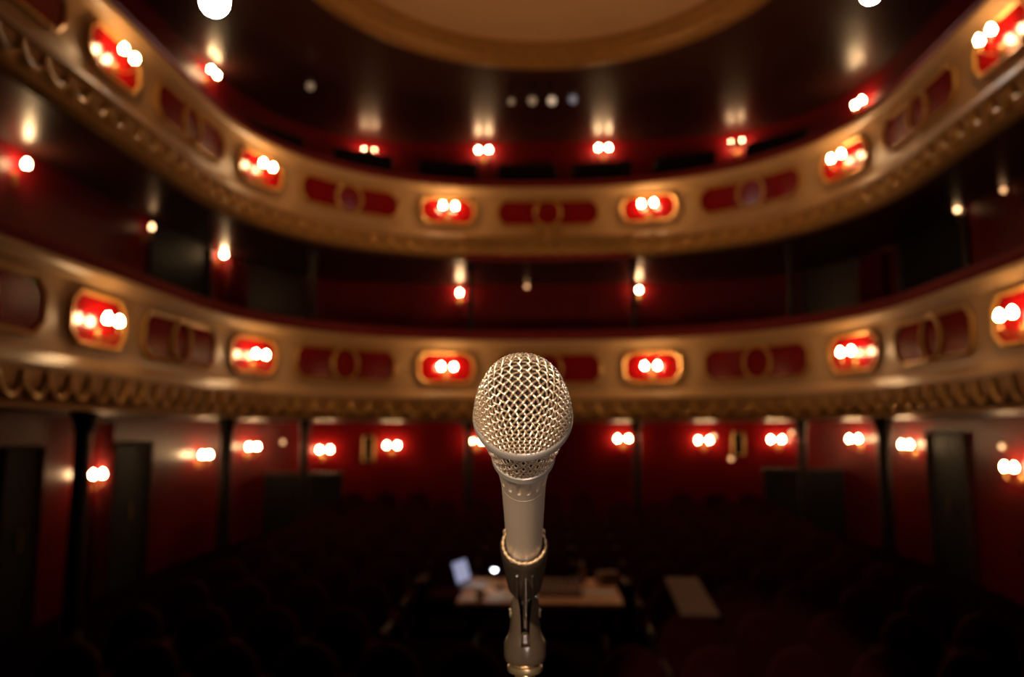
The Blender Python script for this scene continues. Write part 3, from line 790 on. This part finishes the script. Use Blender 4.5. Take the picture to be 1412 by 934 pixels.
# C-shaped cup, open on the far (upper) side = +Y local
def cup(t0, t1, n=40, m=16):
    g = MB(); vs, fs = [], []
    gap = math.radians(52)
    A0, A1 = math.pi / 2 + gap, math.pi / 2 + 2 * math.pi - gap
    rows = m + 1
    for i in range(rows):
        u = i / m; t = t0 + (t1 - t0) * u
        ri = body_r(t) + .0004; ro = .0163 - .0040 * u ** 1.3
        if i == 0: ro -= .0008
        for k in range(n + 1):
            an = A0 + (A1 - A0) * k / n
            wob = .00025 * math.sin(an * 13) if i == 0 else 0
            vs.append((ro * math.cos(an), ro * math.sin(an), -t + wob)); vs.append((ri * math.cos(an), ri * math.sin(an), -t + wob))
    Wd = 2 * (n + 1)
    for i in range(m):
        for k in range(n):
            a = i * Wd + 2 * k; b = a + 2; c = a + Wd; d = b + Wd
            fs.append((a, b, d, c)); fs.append((a + 1, c + 1, d + 1, b + 1))
        for k in (0, n):
            a = i * Wd + 2 * k; fs.append((a, a + 1, a + 1 + Wd, a + Wd) if k else (a, a + Wd, a + 1 + Wd, a + 1))
    for i in (0, m):
        for k in range(n):
            a = i * Wd + 2 * k; fs.append((a, a + 1, a + 3, a + 2) if i else (a, a + 2, a + 3, a + 1))
    return g.add(vs, fs), A0, A1
g, A0, A1 = cup(.148, .212); g.build('cup', 'clip_plastic', clip, smooth=40)
path = [( .0141 * math.cos(a), .0141 * math.sin(a), -.1478 + .0003 * math.sin(a * 11) + .0002 * math.sin(a * 23)) for a in [A0 + (A1 - A0) * k / 60 for k in range(61)]]
MB().tube(path, [.0008 + .00025 * math.sin(k * 1.7) for k in range(61)], 6).build('cup_lip', 'clip_edge_lit', clip, smooth=60)
for a in (A0, A1):
    c = Vector((.0148 * math.cos(a), .0148 * math.sin(a), 0))
    MB().tube([c + Vector((0, 0, -.146)), c * 1.06 + Vector((0, .0012, -.152)), c * 1.06 + Vector((0, .0012, -.19)), c + Vector((0, 0, -.205))], [.0013, .0020, .0018, .001], 8).build('cup_edge', 'clip_edge_lit', clip, smooth=60)
# hinge: work in a vertical frame below the cup
H0 = cam_pt(724, 872, 0.572)
HM = Matrix((Vector((math.cos(YAW), math.sin(YAW), 0)), Vector((-math.sin(YAW), math.cos(YAW), 0)), Vector((0, 0, 1)))).transposed().to_4x4(); HM.translation = H0
TO = clipM.inverted() @ HM
K1 = 0.572 / FPX                                                 # metres per pixel at the hinge
def hz(py):
    d = ray(724, py); return CZ + d.z * H0.y / d.y - H0.z
def part(mb_, name, m, smooth=40):
    mb_.v = [tuple(TO @ Vector(v)) for v in mb_.v]; return mb_.build(name, m, clip, smooth=smooth)
# tongue: rib on the underside of the cup that runs down between the prongs
g = MB(); tw = 5.5 * K1
inv = HM.inverted()
top1 = inv @ (clipM @ Vector((0, -.0105, -.165))); top2 = inv @ (clipM @ Vector((0, -.008, -.212)))
prof = [(top1.y, top1.z), (top1.y + .004, hz(838)), (-.0045, hz(850)), (-.0055, hz(864)), (0, hz(869)), (.006, hz(864)), (.0085, hz(845)), (top2.y, top2.z)]
n = len(prof); yc_ = sum(p[0] for p in prof) / n
vs = [(fx * tw, yc_ + (y - yc_) * k_, z) for fx, k_ in ((-.5, .72), (-.28, .93), (-.1, 1.0), (.1, 1.0), (.28, .93), (.5, .72)) for (y, z) in prof]
fs = [tuple(reversed(range(n))), tuple(range(5 * n, 6 * n))] + [(q * n + i, q * n + (i + 1) % n, q * n + n + (i + 1) % n, q * n + n + i) for q in range(5) for i in range(n)]
part(g.add(vs, fs), 'tongue', 'clip_plastic')
# raised ribs either side of the tongue on the cup
for sx in (-1, 1):
    pts = [Vector((sx * .0052, -math.sqrt(max(0, (.0163 - .004 * ((t - .148) / .064) ** 1.3) ** 2 - .0052 ** 2)), -t)) for t in rng(.166, .21, .004)]
    MB().tube(pts, [.0008 + .0008 * min(1, i / 4) for i in range(len(pts))], 6).build('rib', 'clip_plastic', clip, smooth=60)
# forked adapter: solid round base, two rounded prongs with a slot between
part(MB().lathe([(0, hz(912)), (26 * K1, hz(912)), (28.3 * K1, hz(908)), (28.6 * K1, hz(886)), (0, hz(886))], 40), 'adapter_body', 'clip_plastic')
for sx in (-1, 1):
    out = []; m = 14
    for (py, ww, dep, xi) in ((904, 29, .0150, 6), (886, 29, .0150, 6), (881, 27, .0146, 6), (876, 24.2, .0138, 6), (870, 22, .0130, 6), (860, 20.5, .0116, 6.2), (845, 19.8, .0102, 7), (835, 19.8, .0088, 8), (829, 19.2, .0070, 9), (825, 17.8, .0050, 9.8), (822.5, 15.5, .0026, 10.5)):
        xi *= K1
        tm = math.acos(xi / (ww * K1)); z = hz(py)
        out.append([(sx * ww * K1 * math.cos(-tm + 2 * tm * q / m), dep * math.sin(-tm + 2 * tm * q / m), z) for q in range(m + 1)])
    R_ = m + 1; vs = [p for r in out for p in r]; fs = [tuple(range(R_)), tuple(reversed([len(vs) - R_ + i for i in range(R_)]))]
    for r in range(len(out) - 1):
        for i in range(R_):
            j = (i + 1) % R_; fs.append((r * R_ + i, r * R_ + j, r * R_ + R_ + j, r * R_ + R_ + i))
    part(MB().add(vs, fs), 'prong', 'clip_plastic', 50)
    part(MB().lathe([(0, .0016), (.003, .0014), (.0036, 0), (0, -.001)], 10, Matrix.Translation((sx * 18.6 * K1, 0, hz(846))) @ Matrix.Rotation(sx * math.pi / 2, 4, 'Y')), 'hinge_bolt', 'steel')
part(MB().box((0, -.0095, hz(876)), (10 * K1, .006, 17 * K1), bev=.0014), 'stop_block', 'clip_plastic')
# stand
sb = HM @ Vector((0, 0, 0)); stage_z = 1.0
stand = empty('microphone_stand', Matrix.Translation((sb.x, sb.y, stage_z))); tag(stand, 'straight steel microphone stand with knurled ring under the clip', 'microphone stand')
zz = lambda py: H0.z + hz(py) - stage_z
MB().lathe([(0, zz(913)), (.0095, zz(913)), (.0095, zz(917)), (0, zz(917))], 24).build('thread', 'steel', stand, smooth=40)
def knurl(an, z): return .00018 * (1 if int(an / (2 * math.pi) * 96) % 2 else -1)
MB().lathe([(0, zz(916.5)), (.0118, zz(916.5)), (.0124, zz(917.5)), (.0124, zz(924)), (.0116, zz(926)), (0, zz(926))], 192, disp=None).build('lock_ring', 'steel', stand, smooth=40)
MB().lathe([(0, zz(925.5)), (.0072, zz(925.5)), (.0072, .55), (0, .55)], 20).build('upper_tube', 'steel', stand, smooth=40)
MB().lathe([(0, .56), (.010, .58), (.0145, .575), (.0145, .52), (.011, .51), (.011, .03), (0, .03)], 20).build('lower_tube', 'black_paint', stand, smooth=40)
MB().lathe([(0, .035), (.02, .033), (.12, .016), (.128, .010), (.128, 0), (0, 0)], 40).build('round_base', 'dark_iron', stand, smooth=35)
